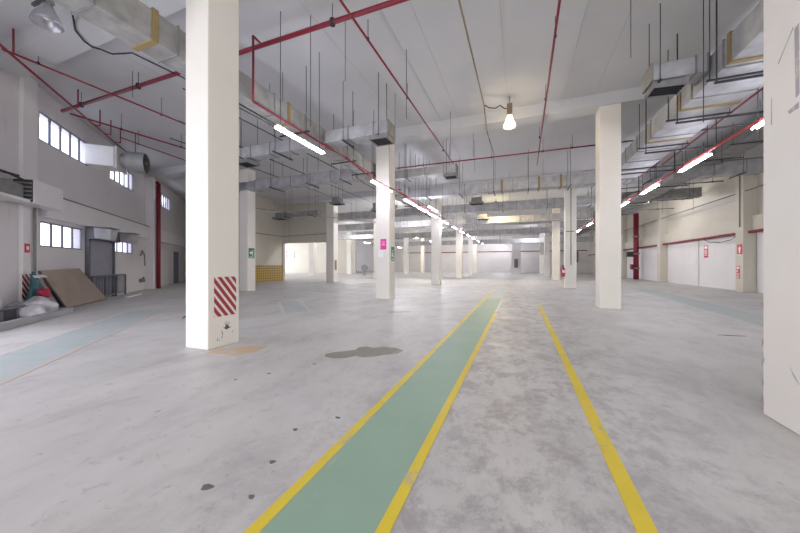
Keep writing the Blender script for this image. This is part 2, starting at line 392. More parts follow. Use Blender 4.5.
def blob(cx, cy, rx, ry, n=26, j=0.22, seed=1):
    rnd = random.Random(seed); ph = [rnd.uniform(0, 6.3) for _ in range(4)]
    P = []
    for i in range(n):
        a = 2*math.pi*i/n
        k = 1 + j*(math.sin(2*a+ph[0])*0.5 + math.sin(3*a+ph[1])*0.5 + math.sin(5*a+ph[2])*0.35 + math.sin(9*a+ph[3])*0.2)
        P.append((cx + rx*k*math.cos(a), cy + ry*k*math.sin(a)))
    return P
pd = [(-.66,-.14),(-.50,-.22),(-.30,-.20),(-.16,-.13),(-.04,-.19),(.14,-.17),(.30,-.10),(.52,-.06),(.62,.06),(.50,.16),(.28,.22),(.10,.17),(-.02,.24),(-.16,.21),(-.20,.10),(-.34,.06),(-.52,.02),(-.66,-.05)]
pd = [(x*1.02, y*1.55) for x, y in pd]
tag(MB().prism(pd, 0, 0.004).done('mud_stain', 'puddle', None, (-2.46, 4.78, 0), 0.40), 'large brown dried puddle stain left of the green walkway', 'floor stain')
tag(MB().prism(blob(0,0,0.33,0.11,seed=4), 0, 0.004).done('mud_stain', 'puddle', None, (-3.6, 9.25, 0), 0.4), 'small brown stain on the floor in front of the column with the pink sign', 'floor stain')
tag(MB().prism([(-.35,-.30),(.20,-.34),(.42,-.05),(.40,.32),(.02,.30),(-.12,.06),(-.36,.0)], 0, 0.004).done('paint_stain', 'orange_stain', None, (-4.68, 4.08, 0), 0.1), 'pale orange paint stain beside the foot of the hazard striped column', 'floor stain')
for x, y, s, lab in ((-1.97, 1.49, .028, 'pit in the concrete floor, largest and lowest left one'), (-1.62, 1.53, .016, 'small chip in the floor nearest the bottom, right of the largest pit'),
                  (-1.76, 1.86, .018, 'small pit in the floor with a pale rim, second from the bottom'), (-1.91, 2.30, .018, 'small chip in the floor midway between the walkway and the striped column'),
                  (-1.67, 2.63, .018, 'small dark chip in the floor nearest the yellow walkway edge'), (-3.47, 3.02, .016, 'tiny dark chip in the floor in front of the striped column'),
                  (-3.24, 3.36, .018, 'dark chip in the floor just right of the striped column'), (-2.91, 3.93, .018, 'tiny dark chip in the floor left of the large mud stain')):
    tag(MB().prism(blob(0,0,s*1.4,s,seed=int(s*1000)+int(x*7)), 0, 0.003).done('floor_chip', 'pit', None, (x, y, 0)), lab, 'floor chip')
for x, y, L, a, lab in ((-9.0, 6.1, .55, -.7, 'thin dark scrape on the floor left of the hazard striped column'),
                   (-10.6, 9.3, .8, -.7, 'long dark scrape on the floor by the far left walkway'),
                   (4.2, 8.7, .5, 0.1, 'short dark scrape on the floor left of the big right column'),
                   (4.6, 7.6, .45, -.1, 'short dark scrape on the floor nearest the big right column')):
    tag(MB().prism(blob(0,0,L/2,.035,seed=int(L*30)), 0, 0.003).done('floor_scrape', 'smudge', None, (x, y, 0), a), lab, 'floor scrape')

# ---------------------------------------------------------------- columns
def column(x0, x1, y0, y1, label, mat='column', top=BZ):
    cx, cy = (x0+x1)/2, (y0+y1)/2; a, b = (x1-x0)/2, (y1-y0)/2
    t = thing('concrete_column', label, 'column', (cx, cy, 0))
    MB().box(-a, a, -b, b, 0, top).done('shaft', mat, t, bevel=0.018)
    return t
colA = column(-5.69, -5.11, 3.88, 4.53, 'large white concrete column with a red hazard striped panel, nearest on the left')
colR = column(2.28, 2.95, 3.58, 4.24, 'large cream concrete column with chipped plaster at the right edge')
colB = column(-5.95, -5.30, 12.45, 13.10, 'white column carrying the pink sign')
colC = column(2.56, 3.19, 12.48, 13.12, 'tall plain cream column right of centre, between the yellow line and the right wall')
col2 = column(-15.05, -14.42, 13.35, 13.92, 'cream column with a green sign facing the aisle, seen just right of the striped column')
colD = column(2.72, 3.36, 22.5, 23.15, 'cream column with a vertical conduit and a red extinguisher at its side')
column(2.95, 3.6, 33.5, 34.15, 'cream column directly behind the one with the extinguisher')
column(3.0, 3.65, 45.0, 45.65, 'distant cream column in the right row, third behind the plain tall one')
column(3.0, 3.65, 56.0, 56.65, 'most distant cream column in the right row by the far wall')
col4 = column(-6.25, -5.6, 22.7, 23.35, 'white column in the left row, next one behind the pink sign column')
column(-6.65, -6.0, 34.5, 35.15, 'cream column in the left row, second behind the pink sign column')
column(-7.35, -6.7, 48.0, 48.65, 'distant cream column in the left row, third behind the pink sign column')
column(-8.3, -7.6, 60.0, 60.65, 'farthest pale column in the left row near the far wall')
col6 = column(-15.98, -15.22, 23.3, 24.0, 'cream column at the right end of the wide opening in the left wall')
column(-14.7, -14.1, 30.2, 30.85, 'narrow pale column partly hidden just left of the pink sign column')
column(-18.1, -17.4, 48.6, 49.2, 'cream column in front of the yellow lit far wall, right of the pink sign column')
column(-18.7, -18.0, 60.0, 60.6, 'slim far cream column between the yellow lit wall and the left row')
column(-27.0, -26.2, 35.2, 35.85, 'bright column standing inside the room behind the wide opening')
column(-27.0, -26.2, 45.2, 45.85, 'bright column in the far bay just right of the opening end column')
t = thing('concrete_column', 'brownish far column with a dark niche at the right end of the far wall', 'column', (-0.6, 60.0, 0))
MB().box(-.75, .75, -.4, .4, 0, BZ).done('shaft', 'grey_wall', t, bevel=0.02)
MB().box(-.35, .25, -.46, -.4, 1.0, 2.6).done('niche_panel', 'darkgrey', t)

# red diagonal stripes, slanted down to the right, on the side face of the first column
def clip(poly, f):
    out = []
    for i in range(len(poly)):
        p, q = poly[i], poly[(i+1) % len(poly)]; a, b = f(p), f(q)
        if a >= 0: out.append(p)
        if a*b < 0: k = a/(a-b); out.append((p[0]+(q[0]-p[0])*k, p[1]+(q[1]-p[1])*k))
    return out
def stripes(u0, u1, z0, z1, pitch, wd, slope):
    res = []; k = z0 - 2
    while k < z1 + 2:
        P = [(u0, z0), (u1, z0), (u1, z1), (u0, z1)]
        P = clip(P, lambda p: p[1] + slope*(p[0]-u0) - k)
        if len(P) > 2: P = clip(P, lambda p: k + wd - (p[1] + slope*(p[0]-u0)))
        if len(P) > 2: res.append(P)
        k += pitch
    return res
m = MB()
for P in stripes(-0.21, 0.25, 0.56, 1.28, 0.175, 0.098, 1.25): m.plate(P, 'x', 0.292, 0.2945)
m.done('hazard_stripes', 'hazred', colA)
# dark crown-like smudge under the stripes
m = MB()
for y, z, L, a in ((0.02,.40,.10,1.9),(0.05,.42,.11,1.57),(0.09,.40,.10,1.1),(0.0,.33,.10,2.6),(-.05,.27,.10,1.8),(-.05,.19,.07,1.4),(0.13,.33,.05,.5),(0.17,.24,.03,1.5),(-.14,.16,.05,1.2),(-.10,.13,.03,.4)):
    dy, dz = math.cos(a)*L/2, math.sin(a)*L/2; py, pz = -math.sin(a)*.009, math.cos(a)*.009
    m.plate([(y-dy-py, z-dz-pz), (y+dy, z+dz), (y-dy+py, z-dz+pz)], 'x', 0.291, 0.2935)
m.plate([(-.01,.34),(.06,.30),(.11,.33),(.07,.38)], 'x', 0.291, 0.2935)
m.done('black_smudge', 'smudge', colA)
# chipped plaster and scars on the big right column
m = MB()
yc = 3.91
def sc_(pts): m.plate([(y-yc, z) for y, z in pts], 'x', -0.3375, -0.334)
sc_([(3.845,3.60),(3.80,3.62),(3.795,3.0),(3.83,2.98),(3.84,3.3)])
sc_([(3.80,2.93),(3.92,2.90),(3.90,2.87),(3.80,2.88)])
sc_([(4.115,3.12),(4.12,3.12),(4.123,2.86),(4.112,2.86)])
sc_([(4.03,3.40),(4.035,3.41),(3.86,3.63),(3.855,3.62)])
sc_([(3.79,.45),(3.85,.52),(3.90,.58),(3.85,.50)])
m.done('plaster_scar', 'scar', colR)
m = MB()
for z, s in ((0.10,.03),(.32,.02),(.55,.035),(.72,.02),(.15,.02),(1.1,.015)):
    m.plate([(4.245-yc, z-s*2), (4.245-yc, z+s*2), (4.245-s-yc, z)], 'x', -0.338, -0.334)
m.done('chipped_edge', 'scar', colR)

# signs
def sign(name, label, cat, axis, pos, wd, ht, mat, drawing, bmat='white'):
    """board facing -y (axis y) or facing -x / +x; pos is the centre of its back"""
    t = thing(name, label, cat, pos, {'-y': 0, '+x': math.pi/2, '-x': -math.pi/2}[axis])
    bd = MB().box(-wd/2, wd/2, -0.012, 0.0, -ht/2, ht/2).done('board', mat, t)
    m = MB()
    for P in drawing: m.plate(P, 'y', -0.016, -0.012)
    m.done('symbol', bmat, bd)
    return t
def R(x0, x1, z0, z1): return [(x0, z0), (x1, z0), (x1, z1), (x0, z1)]
sign('notice_sign', 'bright pink notice on the front of the white column', 'sign', '-y', (-5.58, 12.45, 2.41), 0.28, 0.46, 'signpink',
     [R(-.08,.08,.10,.115), R(-.07,.07,.03,.045), R(-.09,.09,-.04,-.02)])
sign('emergency_sign', 'green emergency sign on the side of the column with the pink notice', 'sign', '+x', (-5.30, 12.83, 2.0), 0.34, 0.62, 'signgreen',
     [R(-.04,.04,.10,.18), R(-.10,.02,.0,.06), R(-.12,-.04,-.12,.06), R(-.04,.10,-.16,-.10), R(-.02,.10,-.08,-.03), R(-.13,.13,-.26,-.22)])
sign('emergency_sign', 'green emergency arrow sign on the column behind the striped one', 'sign', '+x', (-14.42, 13.62, 2.18), 0.40, 0.58, 'signgreen',
     [[(-.14,.02),(-.02,.14),(-.02,.06),(.12,.06),(.12,-.02),(-.02,-.02),(-.02,-.10)], R(.04,.12,.10,.17), R(.04,.12,-.14,-.07), R(-.15,.15,-.24,-.20)])
sign('fire_extinguisher_sign', 'red and white extinguisher sign, upper of two on the right wall column', 'sign', '-x', (11.40, 22.93, 2.36), 0.42, 0.58, 'signred',
     [[(-.05,-.20),(.05,-.20),(.07,.02),(.13,.10),(.02,.12),(.03,.20),(-.03,.20),(-.02,.12),(-.13,.10),(-.07,.02)], R(-.20,.20,-.30,-.27)])
sign('instruction_sign', 'tall narrow red instruction sign, lower one on the right wall column', 'sign', '-x', (11.40, 23.05, 1.10), 0.28, 0.70, 'signred',
     [R(-.11,.11,.18,.30), R(-.11,.0,.02,.12), R(-.11,.11,-.10,-.07), R(-.11,.08,-.17,-.14), R(-.11,.11,-.24,-.21), R(-.11,.05,-.31,-.28)])
sign('instruction_sign', 'tall narrow red instruction sign alone on the pale right wall panel', 'sign', '-x', (11.93, 27.5, 2.42), 0.50, 0.84, 'signred',
     [R(-.18,.18,.20,.36), R(-.18,.18,.08,.12), R(-.18,.10,.0,.04), R(-.18,.18,-.08,-.04), R(-.18,.12,-.17,-.13), R(-.18,.18,-.26,-.22)])
t = thing('fire_hose_sign', 'small red sign on the left wall pilaster above the debris', 'sign', wl(11.9, 0.14, 2.02), WA)
MB().box(-.11, .11, 0, 0.012, -.14, .14).done('board', 'signred', t)
MB().box(-.06, .04, 0.012, .016, -.05, .06).done('symbol', 'white', t)
tag(MB().box(-.12,.12,-.02,0,-.16,.16).done('notice_sheet', 'white', None, (-5.70, 12.45, 2.0), 0, 0), 'small pale paper sheet below the pink notice', 'notice')
tag(MB().box(0,.03,-.14,.14,-.42,.42).done('notice_sheet', 'strap', None, (-15.22, 23.62, 1.5)), 'tall beige notice panel on the column ending the wide opening', 'notice')

# red fire extinguisher on column D
t = thing('fire_extinguisher', 'red fire extinguisher hanging on the left side of the conduit column', 'fire extinguisher', (2.60, 22.66, 0.75))
MB().lathe([(0.0,0),(0.10,0.0),(0.115,.03),(0.115,.50),(0.07,.60),(0.035,.63),(0,.63)], seg=16).done('cylinder', 'signred', t)
MB().lathe([(0.0,.63),(0.035,.63),(0.035,.70),(0,.70)], seg=12).box(-.10,.05,-.012,.012,.70,.73).done('valve', 'black', t)
MB().tube([(-.03,0,.68),(-.12,0,.62),(-.13,0,.30)], .012).done('hose', 'black', t)
MB().box(-.05,.12,-.12,-.105,.25,.42).done('name_plate', 'white', t)
# conduit on column D
t = thing('wall_conduit', 'thin dark vertical conduit on the front of the extinguisher column', 'conduit', (3.04, 22.5, 0))
MB().cyl((0,-.02,1.5), (0,-.02,6.6), .022).done('pipe', 'galv_dark', t)
MB().box(-.28,.16,-.03,0,3.62,3.68).done('bracket', 'galv_dark', t)

# ---------------------------------------------------------------- pipes
def pipe(name, label, pts, r, mat='red', rods=(), rodtop=SL, cat='pipe', clamp=True):
    p0 = Vector(pts[0]); t = thing(name, label, cat, pts[0])
    MB().tube([Vector(p)-p0 for p in pts], r, 12).done('pipe_run', mat, t)
    for q in rods:
        q = Vector(q)-p0
        MB().cyl(q + Vector((0,0,r)), (q.x, q.y, rodtop-p0.z), 0.008, 6).cyl(q-Vector((0,0,r*1.25)), q+Vector((0,0,r*1.25)), r*1.2, 10).done('hanger_rod', 'black', t)
    return t
pipe('sprinkler_pipe', 'thick red main pipe crossing the hall just in front of the near columns', [(-15.2,6,6.98),(12,6,6.98)], .055,
     rods=[(x,6,6.98) for x in (-14,-10.9,-7.6,-3.95,-.6,2.6,6)])
pipe('sprinkler_pipe', 'thin red branch pipe running back over the left columns, starting above the striped column', [(-3.45,4.2,6.93),(-3.32,16.8,6.93)], .026,
     rods=[(-3.41,y,6.93) for y in (6.7,9.5,14.5)])
pipe('sprinkler_pipe', 'thin red branch pipe running back right of the lit high bay lamp', [(.72,2.5,6.93),(.86,18.4,6.93)], .028, rods=[(.78,y,6.93) for y in (8.2,11.2,14.5)])
pipe('sprinkler_pipe', 'straight red pipe crossing overhead between the pink sign column and the plain tall column', [(-6.3,15.85,6.8),(5.2,15.95,6.8)], .032,
     rods=[(x,15.9,6.8) for x in (-4.8,-1.3,1.0,2.2)])
pipe('sprinkler_pipe', 'dark red pipe along the slanted left wall above the windows', [wl(14.9,1.03,6.8), wl(6.9,.88,6.8)], .032)
for x, lab in ((14.3,'first'),(11.4,'second'),(9.9,'third'),(9.0,'fourth'),(8.1,'fifth')):
    q = Vector(wl(x,.95,6.8)); t = thing('pipe_hook', 'small dark red hook bracket holding the left wall pipe, %s from the left' % lab, 'bracket', q)
    MB().tube([(0,0,.0),(.16,.10,-.03),(.16,.10,.572)], .022, 6).done('hook', 'red', t)
pipe('sprinkler_pipe', 'thin dark red pipe running back from the left wall corner, nearest the top', [(-11.85,3.6,6.8),(-11.65,12.4,6.8)], .026, rods=[(-11.8,y,6.8) for y in (4.2,7.2,10.0)])
pipe('sprinkler_pipe', 'thin dark red pipe running back from the end of the thick main pipe', [(-14.7,6.0,6.8),(-13.85,12.4,6.8)], .030, rods=[(-14.5,7.4,6.8),(-14.2,9.5,6.8)])
pipe('sprinkler_pipe', 'thin dark red pipe behind the round fan on the left', [(-15.5,7.9,6.8),(-16.0,12.4,6.8)], .024, rods=[(-15.6,8.6,6.8)])
pipe('sprinkler_pipe', 'red pipe dropping from the thick main pipe and following the long left duct', [(-6.03,6.0,7.02),(-6.0,5.72,7.02),(-6.0,5.72,5.44),(-6.0,16.6,5.44)], .028,
     rods=[], rodtop=5.5)
pipe('sprinkler_pipe', 'pair member red pipe high along the right aisle, upper one beside the big duct', [(5.6,6.0,6.3),(6.1,20.4,6.3)], .035, rods=[(5.75,11,6.3),(5.9,15,6.3)])
pipe('sprinkler_pipe', 'red pipe high along the right aisle, lower of the pair beside the big duct', [(5.85,6.0,6.18),(6.2,18.0,6.18)], .028, rods=[(5.95,9.4,6.18)])
pipe('electrical_conduit', 'bright red conduit above the right row of fluorescent lights', [(5.20,5.5,4.86),(5.14,36,4.86)], .030, 'red_bright', rods=[(5.17,y,4.86) for y in (8.0,13.9,17.6,21)], cat='conduit')
pipe('electrical_conduit', 'red conduit snaking along the left row of fluorescent lights', [(-5.15,7.3,4.85),(-5.2,8.6,4.95),(-5.15,9.4,4.82),(-5.15,10.6,4.72),(-5.12,13.0,4.80),(-5.1,40,4.80)], .026, rods=[(-5.15,y,4.80) for y in (13.9,17.8)], cat='conduit')
pipe('electrical_conduit', 'thin black conduit ahead of the first left fluorescent light', [(-5.2,4.54,4.70),(-5.2,5.6,4.70)], .014, 'black', cat='conduit')
pipe('electrical_conduit', 'brown conduit along the ceiling to the lit high bay lamp', [(-1.17,2.0,6.95),(-1.17,6.4,6.95),(-1.14,10.9,6.94),(-1.25,13.0,6.93),(-1.24,13.8,6.93),(-1.18,15.85,6.93)], .022, 'conduit', cat='conduit')
pipe('red_wall_pipe', 'long red pipe under the ledge of the right wall', [(11.66,8.2,3.30),(11.66,65.5,3.30)], .075)
pipe('red_wall_pipe', 'red pipe crossing the far end wall', [(-24,65.9,4.2),(11.6,65.9,4.2)], .07)
pipe('fire_riser', 'thick vertical red riser pipe on the left wall beside the pilaster', [wl(0.72,.56,0), wl(0.72,.56,6.75), wl(0.72,.44,6.8)], .115)
t = thing('fire_riser', 'thick dark red riser pipe against the right wall', 'pipe', (11.34, 39.3, 0))
MB().cyl((0,0,0),(0,0,6.9),.24,16).done('pipe_run', 'red', t)
for z in (1.1, 2.6, 4.4): MB().box(-.24,.24,-.30,.30,z,z+.14).done('pipe_clamp', 'galv_dark', t)
MB().cyl((-.5,-.1,1.3),(-.3,-.1,1.3),.28,14).done('valve_wheel', 'red', t)
MB().box(-.85,-.35,-.4,.0,2.35,2.9).done('control_box', 'black', t)
pipe('wall_conduit', 'black cable line high on the wall above the wide opening', [(-15.9,23.46,4.30),(-20.92,23.46,4.20),(-20.92,20.2,4.22)], .03, 'galv_dark', cat='conduit')
pipe('wall_conduit', 'thin grey conduit running back high beside the left opening', [(-18.5,16,5.6),(-9,22.0,4.6)], .03, 'galv', cat='conduit')
pipe('wall_conduit', 'galvanised conduit dropping down the left wall pilaster', [wl(11.66,.20,.75), wl(11.66,.20,3.3)], .035, 'galv_dark', cat='conduit')
pipe('wall_conduit', 'upper thin dark conduit on the right wall above the ledge', [(11.5,21.0,5.55),(11.5,44,5.55)], .03, 'galv_dark', cat='conduit')
pipe('wall_conduit', 'thin dark conduit lying along the top of the left wall band', [wl(10.9,.24,3.885), wl(1.3,.24,3.885)], .025, 'galv_dark', cat='conduit')
pipe('wall_conduit', 'dark vertical conduit on the near right wall column', [(11.38,22.9,3.6),(11.38,22.9,6.9)], .03, 'galv_dark', cat='conduit')
pipe('hanging_cable', 'black cable drooping below the red pipe on the right wall', [(11.6,23.4,3.2),(11.6,24.2,2.98),(11.6,25.2,2.9),(11.6,26.4,3.0),(11.6,27.0,3.2)], .02, 'cable', cat='cable')
pipe('hanging_cable', 'black cable sagging along the ceiling in the top left', [(-8.5,3.2,6.95),(-8.63,3.52,6.95),(-9.0,3.71,6.95),(-9.63,4.02,6.95),(-9.9,4.29,6.95),(-9.98,4.48,6.95),(-9.89,4.6,6.95),(-9.83,4.82,6.95),(-9.3,4.98,6.95),(-9.14,6.19,6.95),(-9.0,10.0,6.95)], .018, 'cable', cat='cable')
pipe('hanging_cable', 'short curly cable joining the brown conduit to the lit high bay lamp', [(-1.14,10.9,6.95),(-1.0,11.1,6.92),(-.8,11.3,6.96),(-.65,11.4,7.08),(-.5,11.5,6.98),(-.42,11.55,7.0)], .018, 'cable', cat='cable')

# ---------------------------------------------------------------- air ducts
def duct(label, axis, a0, a1, b0, b1, z0, z1, hang=(), name='air_duct', mat='galv', seg=1.25, straps=(), bar=0.28):
    """rectangular duct along x or y from a0 to a1; b0..b1 is the cross extent"""
    bc = (b0+b1)/2; hw = (b1-b0)/2
    loc = (a0, bc, z0) if axis == 'x' else (bc, a0, z0)
    t = thing(name, label, 'duct', loc)
    H = z1-z0; L = a1-a0
    def bx(m, u0, u1, v0, v1, c0, c1):
        m.box(u0, u1, v0, v1, c0, c1) if axis == 'x' else m.box(v0, v1, u0, u1, c0, c1)
    m = MB(); bx(m, 0, L, -hw, hw, 0, H); m.done('duct_body', mat, t, bevel=0.01)
    u = seg; e = 0.022; us = [.015]
    while u < L - 0.2: us.append(u); u += seg
    for u in us + [L-.015]:
        m = MB(); m_ = .021 if u in (.015, L-.015) else .018
        bx(m, u-m_, u+m_, -hw-e, hw+e, -e, H+e); m.done('duct_flange', 'galv_dark', t)
    for u in hang:
        u -= a0; m = MB(); bx(m, u-.02, u+.02, -hw-bar, hw+bar, -.07, -.03)
        for v in (-hw-bar*.6, hw+bar*.6):
            p = (u, v) if axis == 'x' else (v, u)
            m.cyl((p[0], p[1], -.06), (p[0], p[1], SL-z0), .009, 6)
        m.done('duct_hanger', 'black', t)
    for u in straps:
        u -= a0; m = MB(); bx(m, u-.05, u+.05, -hw-.028, hw+.028, -.028, H+.028); m.done('yellow_tape', 'strap', t)
    return t
def grille(label, x, y, z, w_, d_, tilt=0.0, neck=0):
    """square ceiling diffuser hung under the end of a branch duct"""
    t = thing('air_diffuser', label, 'air vent', (x, y, z)); t.rotation_euler = (0, tilt, 0)
    m = MB().box(-w_/2,w_/2,-d_/2,-d_/2+.04,-.14,0).box(-w_/2,w_/2,d_/2-.04,d_/2,-.14,0).box(-w_/2,-w_/2+.04,-d_/2+.04,d_/2-.04,-.14,0).box(w_/2-.04,w_/2,-d_/2+.04,d_/2-.04,-.14,0)
    fr = m.done('diffuser_frame', 'galv_dark', t)
    if neck:
        MB().box(-w_*.36,w_*.36,-d_*.36,d_*.36,0,.34).done('neck_box', 'galv_dark', t, bevel=.01)
        for sx in (-1, 1):
            for sy in (-1, 1): MB().cyl((sx*w_*.33, sy*d_*.33, .34), (sx*w_*.33, sy*d_*.33, SL-z), .009, 6).done('hanger_rod', 'black', t)
    MB().box(-w_/2+.04,w_/2-.04,-d_/2+.04,d_/2-.04,-.06,-.02).done('diffuser_back', 'dark', t)
    m = MB(); k = 5
    for i in range(k):
        yy = -d_/2 + .06 + (d_-.12)*i/(k-1); m.box(-w_/2+.04, w_/2-.04, yy-.008, yy+.008, -.13, -.07)
    m.done('diffuser_blades', 'black', fr)
    return t
duct('long grey air duct running overhead from the top left behind both left columns', 'y', -1.0, 17.2, -6.62, -6.08, 5.50, 6.03, hang=(2.4,4.9,7.6,10.4,12.0,15.2), straps=(3.6, 7.05), mat='galv_old')
duct('short branch duct ending in a vent just before the pink sign column', 'x', -6.05, -3.75, 8.72, 9.22, 5.55, 5.93, hang=(-5.3,-4.05), seg=.9, bar=.1)
grille('dark square vent under the branch duct before the pink sign column', -4.08, 8.97, 5.53, .62, .62)
duct('short branch duct leaving the long duct toward the left wall', 'x', -10.2, -6.65, 8.75, 9.2, 5.5, 5.9, hang=(-9.6,-8.0), seg=.9)
grille('dark square vent under the left branch duct, right beside the striped column', -9.75, 8.98, 5.46, .66, .6)
duct('big air duct running overhead along the right side above the plain tall column', 'y', 2.0, 17.2, 3.86, 5.0, 5.50, 6.05, hang=(6.9,8.6,10.6,12.8,15.4), straps=(5.9,8.05,10.1,12.4), bar=.12)
duct('short branch duct with open box end, top right before the plain tall column', 'x', 2.80, 3.83, 8.7, 9.25, 5.72, 6.08, hang=(2.95,), seg=.8, bar=.08)
grille('large dark vent tilted under the branch duct in the top right', 3.18, 9.0, 5.69, .66, .52, 0.06)
duct('wide silver duct crossing the hall behind the pink sign column', 'x', -16.4, -6.65, 13.35, 13.95, 5.74, 6.24, hang=(-15,-12.6,-10.2,-8.2), straps=(-7.4,))
duct('branch duct with end vent, right of the pink sign column near the red cross pipe', 'x', -6.05, -2.75, 14.35, 14.85, 5.80, 6.18, hang=(-5.2,-3.2), seg=.9, bar=.1)
grille('dark vent under the branch duct right of the pink sign column', -3.05, 14.6, 5.78, .6, .55)
duct('large silver duct crossing the full hall width above the centre aisle', 'x', -6.6, 4.9, 17.3, 17.95, 5.44, 5.98, hang=(-5.0,-3.1,-1.3,.4,2.3), straps=(-.9,.9,1.9))
duct('second silver duct crossing the hall, next behind the largest one', 'x', -16.5, 6.0, 24.4, 25.0, 5.62, 6.22, hang=(-14,-10.5,-7.1,-4,-1.2,1.8,4.5))
grille('dark vent below the second crossing duct, left of the aisle centre', -3.0, 23.6, 6.15, 1.0, .7, neck=1)
grille('dark vent below the third crossing duct above the green walkway', -3.3, 30.6, 6.0, 1.1, .8, neck=1)
duct('third silver duct crossing the hall under warm light', 'x', -20, 6.0, 31.4, 32.0, 5.55, 6.2, hang=(-12,-9.6,-4,0,4))
duct('distant duct crossing the hall behind the warm lit beam', 'x', -26, 6.0, 40.2, 40.8, 5.3, 5.9, hang=(-16,-9,-3,2))
duct('most distant duct crossing the hall in front of the far wall', 'x', -26, 10.0, 53.0, 53.7, 5.0, 5.7, hang=(-18,-9,-3,2))
duct('low grey duct crossing the right aisle from column to right wall', 'x', 5.6, 11.3, 20.8, 21.5, 6.15, 6.85, hang=(6.6,8.6,10.4), mat='galv')
duct('right aisle duct crossing under the ceiling beyond the first one', 'x', 5.2, 11.3, 26.6, 27.2, 6.1, 6.7, hang=(6.2,8.6,10.6), mat='galv_dark')
duct('long narrow duct running back high over the right aisle', 'y', 17.9, 52, 6.6, 7.5, 5.5, 6.0, hang=(19.5,24,29,34,40), mat='galv_dark')
duct('long duct running back beside the left column row in the distance', 'y', 18.0, 52, -8.6, -7.8, 6.35, 6.8, hang=(20,24,29,34,40), mat='galv')
duct('branch duct with a vent hanging inside the left bay before the wide opening', 'x', -16.9, -13.2, 18.2, 18.6, 5.05, 5.35, hang=(-15.9,-13.8), mat='galv_dark', seg=.9)
grille('grey vent under the branch duct in the left bay', -16.6, 18.4, 5.03, .95, .7)
grille('grey vent hanging near the opening end column', -11.6, 18.2, 5.75, .8, .7, neck=1)
grille('grey vent hanging just left of the pink sign column', -7.75, 16.4, 4.75, .55, .55, neck=1)
# ceiling trunking lines in the left bay
for x, y0, y1, z, lab in ((-8.9, 6, 22, 6.5, 'thin black tray line running back over the left bay, nearest the long duct'),
                          (-10.6, 7, 22, 6.3, 'thin black tray line running back over the left bay, middle one'),
                          (-12.6, 8, 22, 6.4, 'thin black tray line running back over the left bay, nearest the left wall')):
    pipe('cable_line', lab, [(x,y0,z),(x,y1,z)], .018, 'black', rods=[(x,y,z) for y in (9.5,13.4,17)], cat='cable')
# right aisle: extra dark trapeze brackets below the big duct
for x, y, z, wd, lab in ((4.57, 8.25, 5.2, .86, 'black trapeze bracket, nearest under the right duct'), (4.57, 9.95, 5.1, .86, 'black trapeze bracket, second under the right duct'),
                    (4.62, 12.1, 5.05, .90, 'black trapeze bracket, third under the right duct'), (4.62, 14.8, 5.1, .90, 'black trapeze bracket, farthest under the right duct'),
                    (4.62, 18.6, 5.1, .90, 'black trapeze bracket behind the plain tall column')):
    t = thing('trapeze_bracket', lab, 'bracket', (x, y, z))
    MB().box(-wd, wd, -.02, .02, 0, .045).done('cross_bar', 'black', t)
    for s in (-1, 1): MB().cyl((s*wd*.96, 0, .04), (s*wd*.96, 0, SL-z), .014, 6).done('hanger_rod', 'black', t)

for y, z, x1, lab in ((14.4, 6.38, 11.9, 'dark line crossing the right aisle overhead, nearest one'), (17.9, 6.08, 11.9, 'dark line crossing the right aisle overhead, before the low grey duct'),
                      (24.2, 6.5, 11.3, 'dark line crossing the right aisle overhead, just behind the low grey duct'), (29.2, 6.4, 11.9, 'dark line crossing the right aisle overhead, beyond the second duct there'),
                      (32.2, 6.2, 11.9, 'dark line crossing the right aisle overhead, farthest one')):
    pipe('cable_line', lab, [(5.3,y,z),(x1,y,z)], .035, 'darkgrey', rods=[(5.9,y,z),(8.3,y,z),(10.8,y,z)], cat='cable')
duct('broad dull duct along the top of the right wall', 'y', 13.6, 20.2, 8.4, 9.4, 6.55, 6.95, hang=(14.8,17.0,19.2), mat='galv_dark')
# loose threaded rods hanging from the ceiling
rods = [(-4.62,6.1,4.78,'long, nearest the first left fluorescent light, crossing in front of it'), (-3.95,6.55,5.95,'long, left of the vent before the pink sign column'),
        (-2.9,8.0,5.5,'long, just right of the vent before the pink sign column'), (-7.6,7.9,6.0,'short, behind the long left duct near the striped column'),
        (-4.0,9.9,5.6,'between the branch duct vent and the pink sign column'), (-2.5,11.9,5.7,'right of the pink sign column, nearest it'),
        (-2.0,15.0,5.9,'behind the red cross pipe, left of the brown conduit'), (-1.9,13.8,6.2,'in front of the red cross pipe, left of the brown conduit'),
        (2.3,8.3,6.1,'left of the top right branch duct, topmost there'), (3.0,7.0,4.0,'very long, passing in front of the top right duct'),
        (7.1,13.2,6.1,'in the right aisle, above the second right fluorescent light'), (8.0,15.0,6.0,'in the right aisle, nearest the big right column'),
        (6.5,11.5,5.8,'in the right aisle, beside the big right column edge'), (-9.1,14.8,5.2,'in the left bay, by the crossing silver duct'),
        (-12.0,16.6,5.0,'in the left bay, over the hanging vents'), (-17.8,14.0,4.2,'in the left bay, close to the green sign column'),
        (-17.2,20.0,3.4,'longest, in front of the column ending the wide opening'), (1.2,19.0,5.6,'over the aisle, right of the extinguisher column'),
        (-.6,21.0,5.6,'over the aisle, in front of the second crossing duct'), (9.0,26.0,5.0,'at the right wall, above the lone instruction sign'),
        (9.8,24.0,4.8,'at the right wall, left of its near column'), (-11.0,5.9,6.6,'short, at the top left beside the thick red main pipe')]
for x, y, z, lab in rods:
    tag(MB().cyl((0,0,0),(0,0,SL-z),.007,6).done('threaded_rod', 'black', None, (x, y, z)),
        'black ceiling rod ' + lab, 'hanging rod', 'loose rods hanging from the ceiling')

